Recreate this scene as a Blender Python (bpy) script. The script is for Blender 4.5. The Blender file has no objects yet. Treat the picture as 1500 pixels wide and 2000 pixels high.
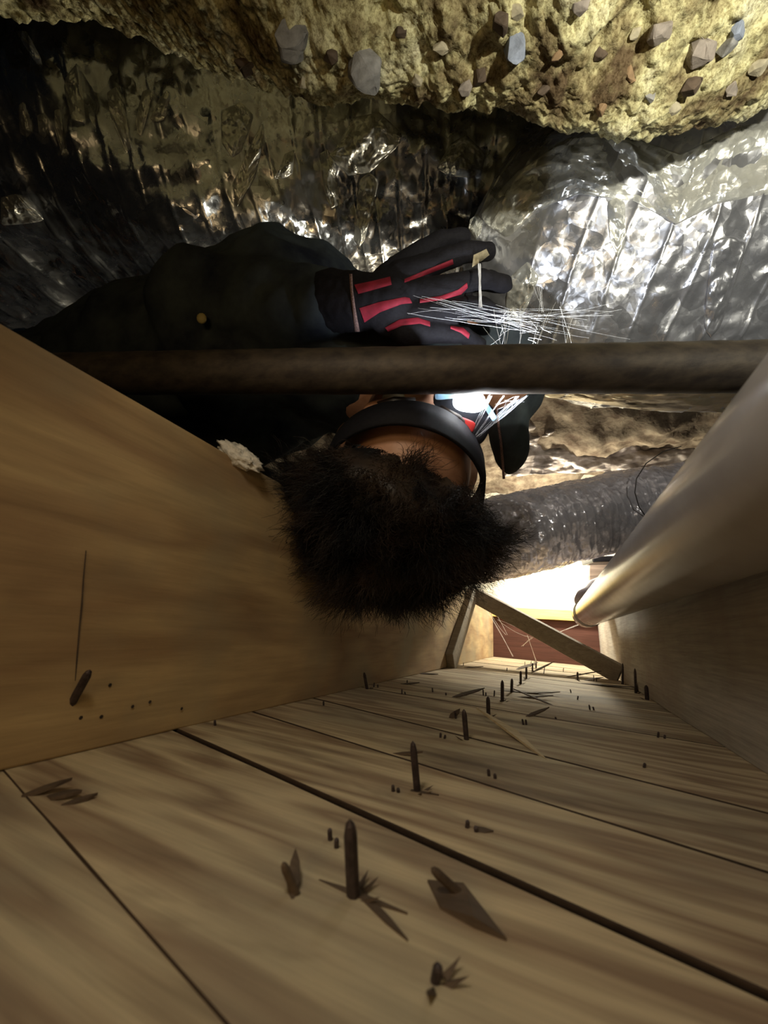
import bpy, bmesh, math, random
import numpy as np
from mathutils import Vector, Matrix

# ------------------------------------------------------------------ frame of the joist bay
# x across the bay, y along it, z away from the floor boards (origin on the boards under the camera)
FPX = 750.0
CAMH = 0.078
_d1 = np.array([346.0, -252.0, -FPX]); _Y = _d1 / np.linalg.norm(_d1)
_h = np.array([1.0, -0.077, 0.0]); _X = _h - _Y * (_h @ _Y); _X /= np.linalg.norm(_X)
_Z = np.cross(_X, _Y)
M3 = np.array([_X, _Y, _Z])
CAM = np.array([0.0, 0.0, CAMH])

def P(px, py, d):
    """a point of the place, from its bearing and its measured distance"""
    return Vector(M3 @ (np.array([(px - 750) / FPX, -(py - 1000) / FPX, -1.0]) * d) + CAM)
def F(px, py, z=0.0):
    r = M3 @ np.array([(px - 750) / FPX, -(py - 1000) / FPX, -1.0])
    return Vector(r * ((z - CAMH) / r[2]) + CAM)
def ONX(px, py, x):
    r = M3 @ np.array([(px - 750) / FPX, -(py - 1000) / FPX, -1.0])
    return Vector(r * (x / r[0]) + CAM)

S = bpy.context.scene
COL = S.collection

# ------------------------------------------------------------------ camera, world, lights, exposure
cam_d = bpy.data.cameras.new('camera'); cam = bpy.data.objects.new('camera', cam_d); COL.objects.link(cam)
cam_d.sensor_fit = 'HORIZONTAL'; cam_d.sensor_width = 36; cam_d.lens = 36 * FPX / 1500
cam.matrix_world = Matrix.Translation(CAM) @ Matrix(M3.tolist()).to_4x4()
cam_d.clip_start = 0.005
cam_d.dof.use_dof = True; cam_d.dof.focus_distance = 0.62; cam_d.dof.aperture_fstop = 17.0
S.camera = cam
S.view_settings.view_transform = 'Standard'; S.view_settings.look = 'None'
S.view_settings.gamma = 1.0; S.view_settings.use_curve_mapping = False
S.view_settings.exposure = 0.0

world = bpy.data.worlds.new('world'); S.world = world; world.use_nodes = True
wb = world.node_tree.nodes['Background']; wb.inputs[0].default_value = (0.5, 0.6, 0.75, 1); wb.inputs[1].default_value = 0.002

def lamp(kind, name, loc, energy, color, size=0.01, target=None, spot=None, blend=0.5, size_y=None):
    l = bpy.data.lights.new(name, kind); o = bpy.data.objects.new(name, l); COL.objects.link(o)
    l.energy = energy; l.color = color
    if kind == 'AREA':
        l.size = size
        if size_y: l.shape = 'RECTANGLE'; l.size_y = size_y
    else: l.shadow_soft_size = size
    if spot: l.spot_size = math.radians(spot); l.spot_blend = blend
    o.location = loc
    if target is not None:
        o.rotation_euler = (Vector(target) - Vector(loc)).to_track_quat('-Z', 'Y').to_euler()
    return o
WARM = (1.0, 0.70, 0.34); COOL = (0.86, 0.93, 1.0); NEUT = (1.0, 0.93, 0.74)
HL = P(918, 782, 0.349)
lamp('SPOT', 'headlamp_beam', HL, 6.0, COOL, 0.006, P(1150, 330, 0.45), 170, 0.6)
lamp('SPOT', 'photographer_headlamp', (0.32, -0.02, 0.26), 18.0, (1.0, 0.97, 0.80), 0.010, P(1350, 210, 0.46), 100, 1.0)
lamp('POINT', 'work_light', P(1075, 1062, 1.40), 17.0, NEUT, 0.03)
lamp('AREA', 'bay_fill', (-0.02, -0.42, 0.14), 0.60, WARM, 0.20, (-0.12, 0.4, 0.05), size_y=0.12)
lamp('SPOT', 'floor_fill', (-0.085, -0.03, 0.290), 1.25, (1.0, 0.87, 0.66), 0.03, (-0.02, 0.42, 0.0), 130, 1.0)  # added fill above the camera, out of view, brightens the near boards

# ------------------------------------------------------------------ materials
def new_mat(name):
    m = bpy.data.materials.new(name); m.use_nodes = True
    nt = m.node_tree; return m, nt, nt.nodes['Principled BSDF']
def N(nt, t, **kw):
    n = nt.nodes.new(t)
    for k, v in kw.items():
        if k in n.inputs.keys(): n.inputs[k].default_value = v
        else: setattr(n, k, v)
    return n
def coords(nt, scale, rot=(0, 0, 0), rnd=0.0):
    tc = N(nt, 'ShaderNodeTexCoord'); mp = N(nt, 'ShaderNodeMapping')
    mp.inputs['Scale'].default_value = scale; mp.inputs['Rotation'].default_value = rot
    nt.links.new(tc.outputs['Object'], mp.inputs['Vector'])
    if rnd:
        oi = N(nt, 'ShaderNodeObjectInfo'); ml = N(nt, 'ShaderNodeMath', operation='MULTIPLY'); ml.inputs[1].default_value = rnd
        nt.links.new(oi.outputs['Random'], ml.inputs[0]); nt.links.new(ml.outputs[0], mp.inputs['Location'])
    return mp.outputs['Vector']
def ramp(nt, fac, stops, interp='LINEAR'):
    r = N(nt, 'ShaderNodeValToRGB'); r.color_ramp.interpolation = interp
    e = r.color_ramp.elements
    e[0].position, e[0].color = stops[0][0], (*stops[0][1], 1)
    e[1].position, e[1].color = stops[-1][0], (*stops[-1][1], 1)
    for p, c in stops[1:-1]:
        x = e.new(p); x.color = (*c, 1)
    nt.links.new(fac, r.inputs[0]); return r.outputs[0]
def mix(nt, fac, a, b, mode='MIX'):
    m = N(nt, 'ShaderNodeMix', data_type='RGBA', blend_type=mode)
    for s, v in ((m.inputs[0], fac), (m.inputs[6], a), (m.inputs[7], b)):
        if isinstance(v, (int, float)): s.default_value = v
        elif isinstance(v, tuple): s.default_value = (*v, 1)
        else: nt.links.new(v, s)
    return m.outputs[2]
def bump(nt, bsdf, height, strength, dist):
    b = N(nt, 'ShaderNodeBump'); b.inputs['Strength'].default_value = strength; b.inputs['Distance'].default_value = dist
    nt.links.new(height, b.inputs['Height']); nt.links.new(b.outputs[0], bsdf.inputs['Normal'])

def wood(name, light, dark, along='x', grain=60, contrast=0.5, rough=0.75, rings=14, spots=None, fine=0.4, wob=1.0, stain=None, stain_amt=0.5, streak=0.0):
    """sawn timber: rings distorted along the board, fine fibre, stains"""
    m, nt, b = new_mat(name)
    st = {'x': (1.0, grain / 6, grain / 6), 'y': (grain / 6, 1.0, grain / 6), 'z': (grain / 6, grain / 6, 1.0)}[along]
    v = coords(nt, st, rnd=7.0)
    n1 = N(nt, 'ShaderNodeTexNoise', Scale=2.2 * wob, Detail=3.0, Roughness=0.5); nt.links.new(v, n1.inputs['Vector'])
    ml = N(nt, 'ShaderNodeMath', operation='MULTIPLY'); ml.inputs[1].default_value = rings; nt.links.new(n1.outputs['Fac'], ml.inputs[0])
    fr = N(nt, 'ShaderNodeMath', operation='PINGPONG'); fr.inputs[1].default_value = 1.0; nt.links.new(ml.outputs[0], fr.inputs[0])
    c1 = ramp(nt, fr.outputs[0], [(0.05, tuple(dark)), (0.5, tuple((a + d) / 2 for a, d in zip(light, dark))), (0.9, tuple(light))])
    c1 = mix(nt, contrast, tuple((a * .75 + d * .25) for a, d in zip(light, dark)), c1)
    fv = coords(nt, tuple(s * 26 if s > 1 else 7.0 for s in st), rnd=3.0)
    n2 = N(nt, 'ShaderNodeTexNoise', Scale=1.6, Detail=4.0, Roughness=0.7); nt.links.new(fv, n2.inputs['Vector'])
    g = ramp(nt, n2.outputs['Fac'], [(0.3, (1 - fine,) * 3), (0.62, (1.0, 1.0, 1.0))])
    c2 = mix(nt, 1.0, c1, g, 'MULTIPLY')
    n3 = N(nt, 'ShaderNodeTexNoise', Scale=7.0, Detail=4.0, Roughness=0.6); nt.links.new(coords(nt, (1, 1, 1), rnd=5.0), n3.inputs['Vector'])
    s3 = ramp(nt, n3.outputs['Fac'], [(0.45, (0, 0, 0)), (0.7, (1, 1, 1))])
    if stain:
        mm = N(nt, 'ShaderNodeMath', operation='MULTIPLY'); mm.inputs[1].default_value = stain_amt; nt.links.new(s3, mm.inputs[0])
        c2 = mix(nt, mm.outputs[0], c2, stain)
    if streak:
        n4 = N(nt, 'ShaderNodeTexNoise', Scale=3.2, Detail=5.0, Roughness=0.62); n4.inputs['Distortion'].default_value = 0.8
        nt.links.new(coords(nt, tuple(s_ if s_ == 1.0 else 3.2 for s_ in st) if along != 'y' else (3.2, 1, 3.2), rnd=11.0), n4.inputs['Vector'])
        c2 = mix(nt, ramp(nt, n4.outputs['Fac'], [(0.56, (0, 0, 0)), (0.70, (streak,) * 3)]), c2, (0.085, 0.055, 0.04))
    nt.links.new(c2, b.inputs['Base Color']); b.inputs['Roughness'].default_value = rough
    b.inputs['Specular IOR Level'].default_value = 0.25
    bump(nt, b, n2.outputs['Fac'], 0.35, 0.0006)
    return m

M_plank = wood('plank_wood', (0.62, 0.51, 0.34), (0.26, 0.175, 0.115), 'x', 46, 0.85, rings=11, fine=0.25, stain=(0.30, 0.28, 0.22), stain_amt=0.5, streak=0.75, wob=1.5)
M_edge = simple_edge = wood('shaded_plank_edge', (0.05, 0.032, 0.022), (0.03, 0.02, 0.015), 'x', 80, 0.3)  # shade of the seams put into the colour of the plank sides
M_joist = wood('joist_wood', (0.50, 0.36, 0.19), (0.33, 0.215, 0.115), 'y', 24, 0.95, rings=8, fine=0.22, stain=(0.29, 0.25, 0.17), stain_amt=0.8, wob=1.5, streak=0.18)
M_joist2 = wood('grey_joist_wood', (0.50, 0.47, 0.42), (0.33, 0.30, 0.27), 'y', 50, 0.3, rings=5, fine=0.35, stain=(0.26, 0.19, 0.15), stain_amt=0.6)
M_red = wood('red_rim_wood', (0.11, 0.045, 0.032), (0.07, 0.028, 0.02), 'x', 60, 0.5, fine=0.3)
M_brace = wood('brace_wood', (0.34, 0.30, 0.24), (0.22, 0.18, 0.14), 'x', 60, 0.4, fine=0.3)
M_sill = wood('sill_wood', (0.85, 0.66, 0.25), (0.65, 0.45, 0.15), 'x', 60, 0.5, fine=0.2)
M_splint = wood('splinter_wood', (0.12, 0.085, 0.06), (0.05, 0.035, 0.028), 'x', 60, 0.5, fine=0.3)
M_splintp = wood('pale_splinter_wood', (0.62, 0.52, 0.36), (0.45, 0.34, 0.2), 'x', 60, 0.5, fine=0.3)
M_rotwood = wood('dark_post_wood', (0.20, 0.15, 0.12), (0.10, 0.07, 0.06), 'x', 60, 0.5, fine=0.3)

def simple(name, col, rough=0.6, metal=0.0, nscale=40, namt=0.3, bmp=0.2, bdist=0.001, col2=None, spec=0.5, stretch=(1, 1, 1)):
    m, nt, b = new_mat(name)
    n = N(nt, 'ShaderNodeTexNoise', Scale=float(nscale), Detail=5.0, Roughness=0.6)
    nt.links.new(coords(nt, stretch), n.inputs['Vector'])
    c2 = col2 or tuple(c * (1 - namt) for c in col)
    nt.links.new(ramp(nt, n.outputs['Fac'], [(0.35, c2), (0.65, col)]), b.inputs['Base Color'])
    b.inputs['Roughness'].default_value = rough; b.inputs['Metallic'].default_value = metal
    b.inputs['Specular IOR Level'].default_value = spec
    if bmp: bump(nt, b, n.outputs['Fac'], bmp, bdist)
    return m
M_nail = simple('rusty_nail_steel', (0.085, 0.065, 0.07), 0.55, 0.6, 300, 0.5)
M_iron = simple('old_iron', (0.085, 0.068, 0.052), 0.62, 0.35, 45, 0.5, 0.35, 0.0015, col2=(0.035, 0.028, 0.026), stretch=(1, 2, 2))
M_pvc = simple('grey_pvc', (0.42, 0.41, 0.43), 0.2, 0.0, 10, 0.12, 0.08, 0.002, col2=(0.33, 0.31, 0.32))
M_pvc2 = simple('dark_rubber', (0.22, 0.20, 0.24), 0.45, 0.0, 30, 0.3)
M_joint = simple('joint_shadow_gap', (0.03, 0.02, 0.02), 0.9)
M_dirt = simple('crawlspace_earth', (0.22, 0.18, 0.13), 0.95, 0, 24, 0.6, 0.8, 0.008, col2=(0.085, 0.06, 0.042), spec=0.1)
M_wallc = simple('pale_foundation', (0.72, 0.68, 0.56), 0.9, 0, 30, 0.15, 0.3, 0.002, spec=0.1)
M_black = simple('black_plastic', (0.012, 0.012, 0.014), 0.25)
M_jacket = simple('dark_jacket_cloth', (0.060, 0.075, 0.080), 0.85, 0, 13, 0.5, 0.4, 0.002, col2=(0.012, 0.015, 0.026), spec=0.2)
M_glove = simple('black_glove_knit', (0.011, 0.010, 0.014), 0.8, 0, 400, 0.4, 0.5, 0.0005, spec=0.25)
M_gred = simple('red_glove_rubber', (0.30, 0.012, 0.035), 0.75, 0, 120, 0.35, 0.3, 0.0006)
M_gtip = simple('beige_glove_patch', (0.42, 0.36, 0.24), 0.8, 0, 200, 0.3)
M_gseam = simple('glove_seam_thread', (0.36, 0.22, 0.20), 0.8, 0, 900, 0.8, 0.3)
M_strap = simple('headband_cloth', (0.009, 0.009, 0.013), 0.8, 0, 300, 0.3, 0.3, 0.0004, spec=0.2)
M_redplas = simple('red_plastic', (0.45, 0.03, 0.03), 0.35, 0, 30, 0.1, 0.0)
M_skin = simple('skin', (0.50, 0.27, 0.17), 0.5, 0, 60, 0.2, 0.15, 0.0006, col2=(0.40, 0.20, 0.12))
M_web = simple('cobweb_silk', (0.85, 0.86, 0.9), 0.5, 0, 30, 0.05, 0.0)
M_wire = simple('dark_wire', (0.05, 0.045, 0.045), 0.5)
M_sheet = simple('dusty_plastic_sheet', (0.36, 0.32, 0.29), 0.35, 0, 18, 0.6, 0.5, 0.004, col2=(0.14, 0.11, 0.09))
M_tuft = simple('white_insulation', (0.75, 0.72, 0.66), 0.9, 0, 200, 0.4, 0.8, 0.002)

m, nt, b = new_mat('hair'); M_hair = m
n = N(nt, 'ShaderNodeTexNoise', Scale=22.0, Detail=2.0); nt.links.new(coords(nt, (1, 1, 1)), n.inputs['Vector'])
nt.links.new(ramp(nt, n.outputs['Fac'], [(0.45, (0.004, 0.0035, 0.0045)), (0.75, (0.045, 0.028, 0.019))]), b.inputs['Base Color'])
b.inputs['Roughness'].default_value = 0.5; b.inputs['Specular IOR Level'].default_value = 0.35

def foil(name, tint=(0.80, 0.79, 0.78), rough=0.17, cell=55.0, k=0.5, dust=0.25, metal=1.0):
    """aluminised film: every little crease facet tilts its own way"""
    m, nt, b = new_mat(name)
    geo = N(nt, 'ShaderNodeNewGeometry')
    v0 = coords(nt, (1, 1, 1))
    wn = N(nt, 'ShaderNodeTexNoise', Scale=18.0, Detail=2.0); nt.links.new(v0, wn.inputs['Vector'])
    def add(a, bb, op='ADD'):
        x = N(nt, 'ShaderNodeVectorMath', operation=op)
        nt.links.new(a, x.inputs[0])
        if isinstance(bb, (tuple, float)):
            if op == 'SCALE': x.inputs['Scale'].default_value = bb
            else: x.inputs[1].default_value = bb
        else: nt.links.new(bb, x.inputs[1])
        return x.outputs[0]
    v = add(v0, add(wn.outputs['Color'], 0.035, 'SCALE'))
    tot = geo.outputs['Normal']
    for sc, kk in ((cell * 0.42, k * 0.8), (cell, k * 0.62), (cell * 2.7, k * 0.34)):
        vo = N(nt, 'ShaderNodeTexVoronoi', Scale=float(sc)); nt.links.new(v, vo.inputs['Vector'])
        c = add(vo.outputs['Color'], (-0.5, -0.5, -0.5))
        tot = add(tot, add(c, float(kk), 'SCALE'))
    nrm = N(nt, 'ShaderNodeVectorMath', operation='NORMALIZE'); nt.links.new(tot, nrm.inputs[0])
    nt.links.new(nrm.outputs[0], b.inputs['Normal'])
    n = N(nt, 'ShaderNodeTexNoise', Scale=9.0, Detail=6.0, Roughness=0.65); nt.links.new(v0, n.inputs['Vector'])
    r = ramp(nt, n.outputs['Fac'], [(0.40, (rough,) * 3), (0.68, (rough + 0.22,) * 3)])
    nt.links.new(r, b.inputs['Roughness'])
    c = ramp(nt, n.outputs['Fac'], [(0.42, tint), (0.72, tuple(t * (1 - dust) for t in tint))])
    nt.links.new(c, b.inputs['Base Color']); b.inputs['Metallic'].default_value = metal
    return m
M_foil = foil('foil_jacket', (0.70, 0.71, 0.74), k=0.30, rough=0.20, metal=0.92, cell=60)
M_foil_r = foil('foil_jacket_dusty', (0.60, 0.60, 0.64), k=0.32, rough=0.26, metal=0.82, cell=70)
M_foil_warm = foil('foil_warm_lit', (0.66, 0.56, 0.40), 0.3, 45, 0.35, 0.4, 0.8)
M_foil_far = foil('foil_far', (0.66, 0.64, 0.74), 0.20, 75, 0.45, 0.2, 0.38)
M_foil_fold = foil('foil_fold', (0.85, 0.84, 0.78), 0.22, 80, 0.55, 0.1, 0.60)

m, nt, b = new_mat('yellow_rubble'); M_rub = m
v = coords(nt, (1, 1, 1))
n1 = N(nt, 'ShaderNodeTexNoise', Scale=16.0, Detail=5.0, Roughness=0.6); nt.links.new(v, n1.inputs['Vector'])
n2 = N(nt, 'ShaderNodeTexNoise', Scale=260.0, Detail=5.0, Roughness=0.75); nt.links.new(v, n2.inputs['Vector'])
c1 = ramp(nt, n1.outputs['Fac'], [(0.35, (0.15, 0.105, 0.06)), (0.43, (0.38, 0.32, 0.17)), (0.52, (0.72, 0.67, 0.38)), (0.7, (0.80, 0.76, 0.54))])
c2 = ramp(nt, n2.outputs['Fac'], [(0.38, (0.40, 0.36, 0.30)), (0.56, (1, 1, 1))])
nt.links.new(mix(nt, 1.0, c1, c2, 'MULTIPLY'), b.inputs['Base Color'])
b.inputs['Roughness'].default_value = 0.95; b.inputs['Specular IOR Level'].default_value = 0.1
bump(nt, b, n2.outputs['Fac'], 0.9, 0.002)
def stone_mat(name, c): return simple(name, c, 0.8, 0, 90, 0.4, 0.7, 0.002, spec=0.3)
M_stones = [stone_mat('grey_stone', (0.34, 0.33, 0.32)), stone_mat('blue_grey_flake', (0.32, 0.36, 0.46)), stone_mat('brown_pebble', (0.34, 0.22, 0.12)),
            stone_mat('pale_pebble', (0.50, 0.44, 0.31)), stone_mat('dark_brown_stone', (0.12, 0.085, 0.06)), stone_mat('mauve_stone', (0.34, 0.29, 0.25))]
m, nt, b = new_mat('lamp_lens'); M_lens = m
b.inputs['Base Color'].default_value = (1, 1, 1, 1); b.inputs['Emission Color'].default_value = (0.85, 0.95, 1, 1); b.inputs['Emission Strength'].default_value = 14.0
m, nt, b = new_mat('clear_blue_plastic'); M_clear = m
b.inputs['Base Color'].default_value = (0.45, 0.72, 0.95, 1); b.inputs['Roughness'].default_value = 0.25
b.inputs['Transmission Weight'].default_value = 0.5
b.inputs['Emission Color'].default_value = (0.35, 0.65, 0.95, 1); b.inputs['Emission Strength'].default_value = 0.35

# ------------------------------------------------------------------ builders
def link(name, me, mat, parent=None, smooth=False):
    o = bpy.data.objects.new(name, me); COL.objects.link(o)
    if mat is not None and not me.materials: me.materials.append(mat)
    if parent is not None: o.parent = parent
    if smooth:
        me.polygons.foreach_set('use_smooth', [True] * len(me.polygons))
    return o
def mesh(name, verts, faces, mat, parent=None, smooth=False):
    me = bpy.data.meshes.new(name); me.from_pydata([tuple(map(float, v)) for v in verts], [], faces); me.update()
    return link(name, me, mat, parent, smooth)
def bmo(name, bm, mat, parent=None, smooth=False):
    bmesh.ops.recalc_face_normals(bm, faces=bm.faces[:])
    me = bpy.data.meshes.new(name); bm.to_mesh(me); bm.free()
    return link(name, me, mat, parent, smooth)
def thing(name, label, cat, loc=(0, 0, 0), group=None, kind=None):
    o = bpy.data.objects.new(name, None); COL.objects.link(o); o.location = loc
    o['label'] = label; o['category'] = cat
    if group: o['group'] = group
    if kind: o['kind'] = kind
    return o
def tag(o, label, cat, group=None, kind=None):
    o['label'] = label; o['category'] = cat
    if group: o['group'] = group
    if kind: o['kind'] = kind
    return o
def grid_mesh(name, V, mat, parent=None, wrap_v=False, smooth=True):
    """V: (nu, nv, 3) array"""
    nu, nv = V.shape[:2]
    idx = np.arange(nu * nv).reshape(nu, nv)
    if wrap_v:
        a = idx[:-1, :]; b_ = idx[1:, :]; q = np.stack([a, b_, np.roll(b_, -1, 1), np.roll(a, -1, 1)], -1).reshape(-1, 4)
    else:
        q = np.stack([idx[:-1, :-1], idx[1:, :-1], idx[1:, 1:], idx[:-1, 1:]], -1).reshape(-1, 4)
    me = bpy.data.meshes.new(name)
    me.vertices.add(nu * nv); me.vertices.foreach_set('co', V.reshape(-1).astype(np.float32))
    me.loops.add(q.size); me.loops.foreach_set('vertex_index', q.reshape(-1).astype(np.int32))
    me.polygons.add(len(q)); me.polygons.foreach_set('loop_start', np.arange(0, q.size, 4, dtype=np.int32))
    me.update(calc_edges=True); me.validate()
    return link(name, me, mat, parent, smooth)
def prism(poly, z0, z1):
    """poly: list of xy; extruded in z"""
    n = len(poly)
    v = [(x, y, z0) for x, y in poly] + [(x, y, z1) for x, y in poly]
    f = [tuple(range(n - 1, -1, -1)), tuple(range(n, 2 * n))] + [(i, (i + 1) % n, n + (i + 1) % n, n + i) for i in range(n)]
    return v, f
def bevel_obj(o, w, seg=2):
    md = o.modifiers.new('bevel', 'BEVEL'); md.width = w; md.segments = seg; md.limit_method = 'ANGLE'
def board(name, a, b_, width_dir, w, t, mat, parent=None, bev=0.0015, cuts=1):
    """a sawn stick from a to b"""
    a, b_ = Vector(a), Vector(b_); d = (b_ - a).normalized(); wd = Vector(width_dir); wd = (wd - d * wd.dot(d)).normalized(); td = d.cross(wd)
    v = []
    for p in (a, b_):
        for s, q in ((-1, -1), (1, -1), (1, 1), (-1, 1)):
            v.append(p + wd * s * w / 2 + td * q * t / 2)
    o = mesh(name, v, [(3, 2, 1, 0), (4, 5, 6, 7), (0, 1, 5, 4), (1, 2, 6, 5), (2, 3, 7, 6), (3, 0, 4, 7)], mat, parent)
    if bev: bevel_obj(o, bev)
    return o
def tube(name, pts, radii, mat, parent=None, seg=12, caps=True, smooth=True):
    pts = [Vector(p) for p in pts]
    if not hasattr(radii, '__len__'): radii = [radii] * len(pts)
    bm = bmesh.new(); rings = []
    d0 = (pts[1] - pts[0]).normalized(); u = d0.orthogonal().normalized()
    for i, p in enumerate(pts):
        d = (pts[min(i + 1, len(pts) - 1)] - pts[max(i - 1, 0)]).normalized()
        u = (u - d * u.dot(d)).normalized(); w = d.cross(u)
        rings.append([bm.verts.new(p + (u * math.cos(t) + w * math.sin(t)) * radii[i]) for t in [2 * math.pi * k / seg for k in range(seg)]])
    for r0, r1 in zip(rings, rings[1:]):
        for k in range(seg): bm.faces.new((r0[k], r0[(k + 1) % seg], r1[(k + 1) % seg], r1[k]))
    if caps: bm.faces.new(rings[0]); bm.faces.new(rings[-1])
    return bmo(name, bm, mat, parent, smooth)
def blob_verts(nrm=3):
    bm = bmesh.new(); bmesh.ops.create_icosphere(bm, subdivisions=nrm, radius=1.0); return bm

# vectorised noise --------------------------------------------------------------
def hash3(ix, iy, iz, seed):
    h = (ix * 374761393 + iy * 668265263 + iz * 2147483647 + seed * 1274126177) & 0xffffffff
    h = ((h ^ (h >> 13)) * 1274126177) & 0xffffffff
    h = ((h ^ (h >> 16)) * 2246822519) & 0xffffffff
    return ((h ^ (h >> 15)) & 0xffffff) / float(0xffffff)
def vnoise(p, seed=0):
    i = np.floor(p).astype(np.int64); f = p - i; f = f * f * (3 - 2 * f)
    r = 0
    for dx in (0, 1):
        for dy in (0, 1):
            for dz in (0, 1):
                w = (f[..., 0] if dx else 1 - f[..., 0]) * (f[..., 1] if dy else 1 - f[..., 1]) * (f[..., 2] if dz else 1 - f[..., 2])
                r = r + w * hash3(i[..., 0] + dx, i[..., 1] + dy, i[..., 2] + dz, seed)
    return r * 2 - 1
def fbm(p, seed=0, oct=4, gain=0.5):
    s = 0; a = 1.0
    for k in range(oct): s = s + a * vnoise(p * 2.03 ** k, seed + k); a *= gain
    return s
def facet(u, v, seed=0):
    """piecewise planar noise on a skewed triangle lattice: film creased into facets"""
    s = (u + v) * 0.3660254; a = u + s; b_ = v + s
    ia = np.floor(a).astype(np.int64); ib = np.floor(b_).astype(np.int64); fa = a - ia; fb = b_ - ib
    z = np.zeros_like(ia)
    h00 = hash3(ia, ib, z, seed); h11 = hash3(ia + 1, ib + 1, z, seed)
    h10 = hash3(ia + 1, ib, z, seed); h01 = hash3(ia, ib + 1, z, seed)
    up = fa > fb
    return np.where(up, h00 * (1 - fa) + h10 * (fa - fb) + h11 * fb, h00 * (1 - fb) + h01 * (fb - fa) + h11 * fa) * 2 - 1
def crumple(u, v, scale, seed, oct=3):
    z = np.zeros_like(u)
    wx = vnoise(np.stack([u * scale * .5, v * scale * .5, z], -1), seed + 50) * 0.6; wy = vnoise(np.stack([u * scale * .5, v * scale * .5, z + 9], -1), seed + 51) * 0.6
    s = 0; amp = 1.0
    for k in range(oct):
        t = seed * 1.3 + k * 1.1; c, sn = math.cos(t), math.sin(t)
        uu = (u * c - v * sn) * scale * 2.1 ** k + wx; vv = (u * sn + v * c) * scale * 2.1 ** k + wy
        s = s + amp * facet(uu, vv, seed + k); amp *= 0.45
    return s

def duct(name, pts, radii, mat, parent, rib=0.03, slant=0.5, rib_amp=0.004, cr=0.008, cscale=18, seed=1, nu=420, nv=260, loose=0.0, squash=1.0, sag=0.0):
    """flexible duct: spiral wire under a slack film"""
    pts = [Vector(p) for p in pts]
    # resample with Catmull-Rom
    L = [0]
    for a, b_ in zip(pts, pts[1:]): L.append(L[-1] + (b_ - a).length)
    T = np.linspace(0, L[-1], nu)
    A = np.array([tuple(p) for p in pts]); R = np.array(radii, float)
    ext = np.vstack([2 * A[0] - A[1], A, 2 * A[-1] - A[-2]])
    C = np.zeros((nu, 3)); RR = np.interp(T, L, R)
    for i, t in enumerate(T):
        k = min(max(np.searchsorted(L, t) - 1, 0), len(pts) - 2); s = (t - L[k]) / (L[k + 1] - L[k])
        p0, p1, p2, p3 = ext[k], ext[k + 1], ext[k + 2], ext[k + 3]
        C[i] = 0.5 * ((2 * p1) + (-p0 + p2) * s + (2 * p0 - 5 * p1 + 4 * p2 - p3) * s * s + (-p0 + 3 * p1 - 3 * p2 + p3) * s ** 3)
    D = np.gradient(C, axis=0); D /= np.linalg.norm(D, axis=1)[:, None]
    up = np.array([0, 0, 1.0]); U = up[None] - D * (D @ up)[:, None]; U /= np.linalg.norm(U, axis=1)[:, None]
    W = np.cross(D, U)
    th = np.linspace(0, 2 * np.pi, nv, endpoint=False)
    TT, TH = np.meshgrid(T, th, indexing='ij')
    ph = (TT + slant * RR[:, None] * 0.35 * np.sin(TH)) / rib + 0.35 * vnoise(np.stack([TT * 6, np.cos(TH) * 1.5, np.sin(TH) * 1.5], -1), seed)
    fr = ph - np.floor(ph)
    ribs = (np.abs(2 * fr - 1) ** 14) * rib_amp
    arc = TH * RR.mean()
    seamfix = np.minimum(1, np.minimum(TH, 2 * np.pi - TH) / 0.15)
    mask = np.clip(0.55 + 0.9 * fbm(np.stack([TT * 5, np.cos(TH) * 1.6, np.sin(TH) * 1.6], -1), seed + 7, 3), 0.12, 1.6)
    h = crumple(TT * 1.0, arc * 0.45, cscale, seed) * cr * mask * seamfix
    h = h + crumple(TT, arc, cscale * 3.2, seed + 3, 2) * cr * 0.22 * seamfix
    h = h + loose * np.maximum(0, fbm(np.stack([TT * 7, np.cos(TH) * 2.2, np.sin(TH) * 2.2], -1), seed + 21, 3)) * seamfix
    h = h + 0.02 * fbm(np.stack([TT * 3.0, np.cos(TH), np.sin(TH)], -1), seed + 4, 2) * RR.mean() / 0.2
    r = RR[:, None] + h + ribs
    V = C[:, None, :] + (np.cos(TH) * r * squash)[..., None] * U[:, None, :] + (np.sin(TH) * r)[..., None] * W[:, None, :]
    return grid_mesh(name, V, mat, parent, wrap_v=True)

random.seed(4); rs = np.random.RandomState(5)
XL, XR, HZ = -0.245, 0.125, 0.207
YEND = 1.64

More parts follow.
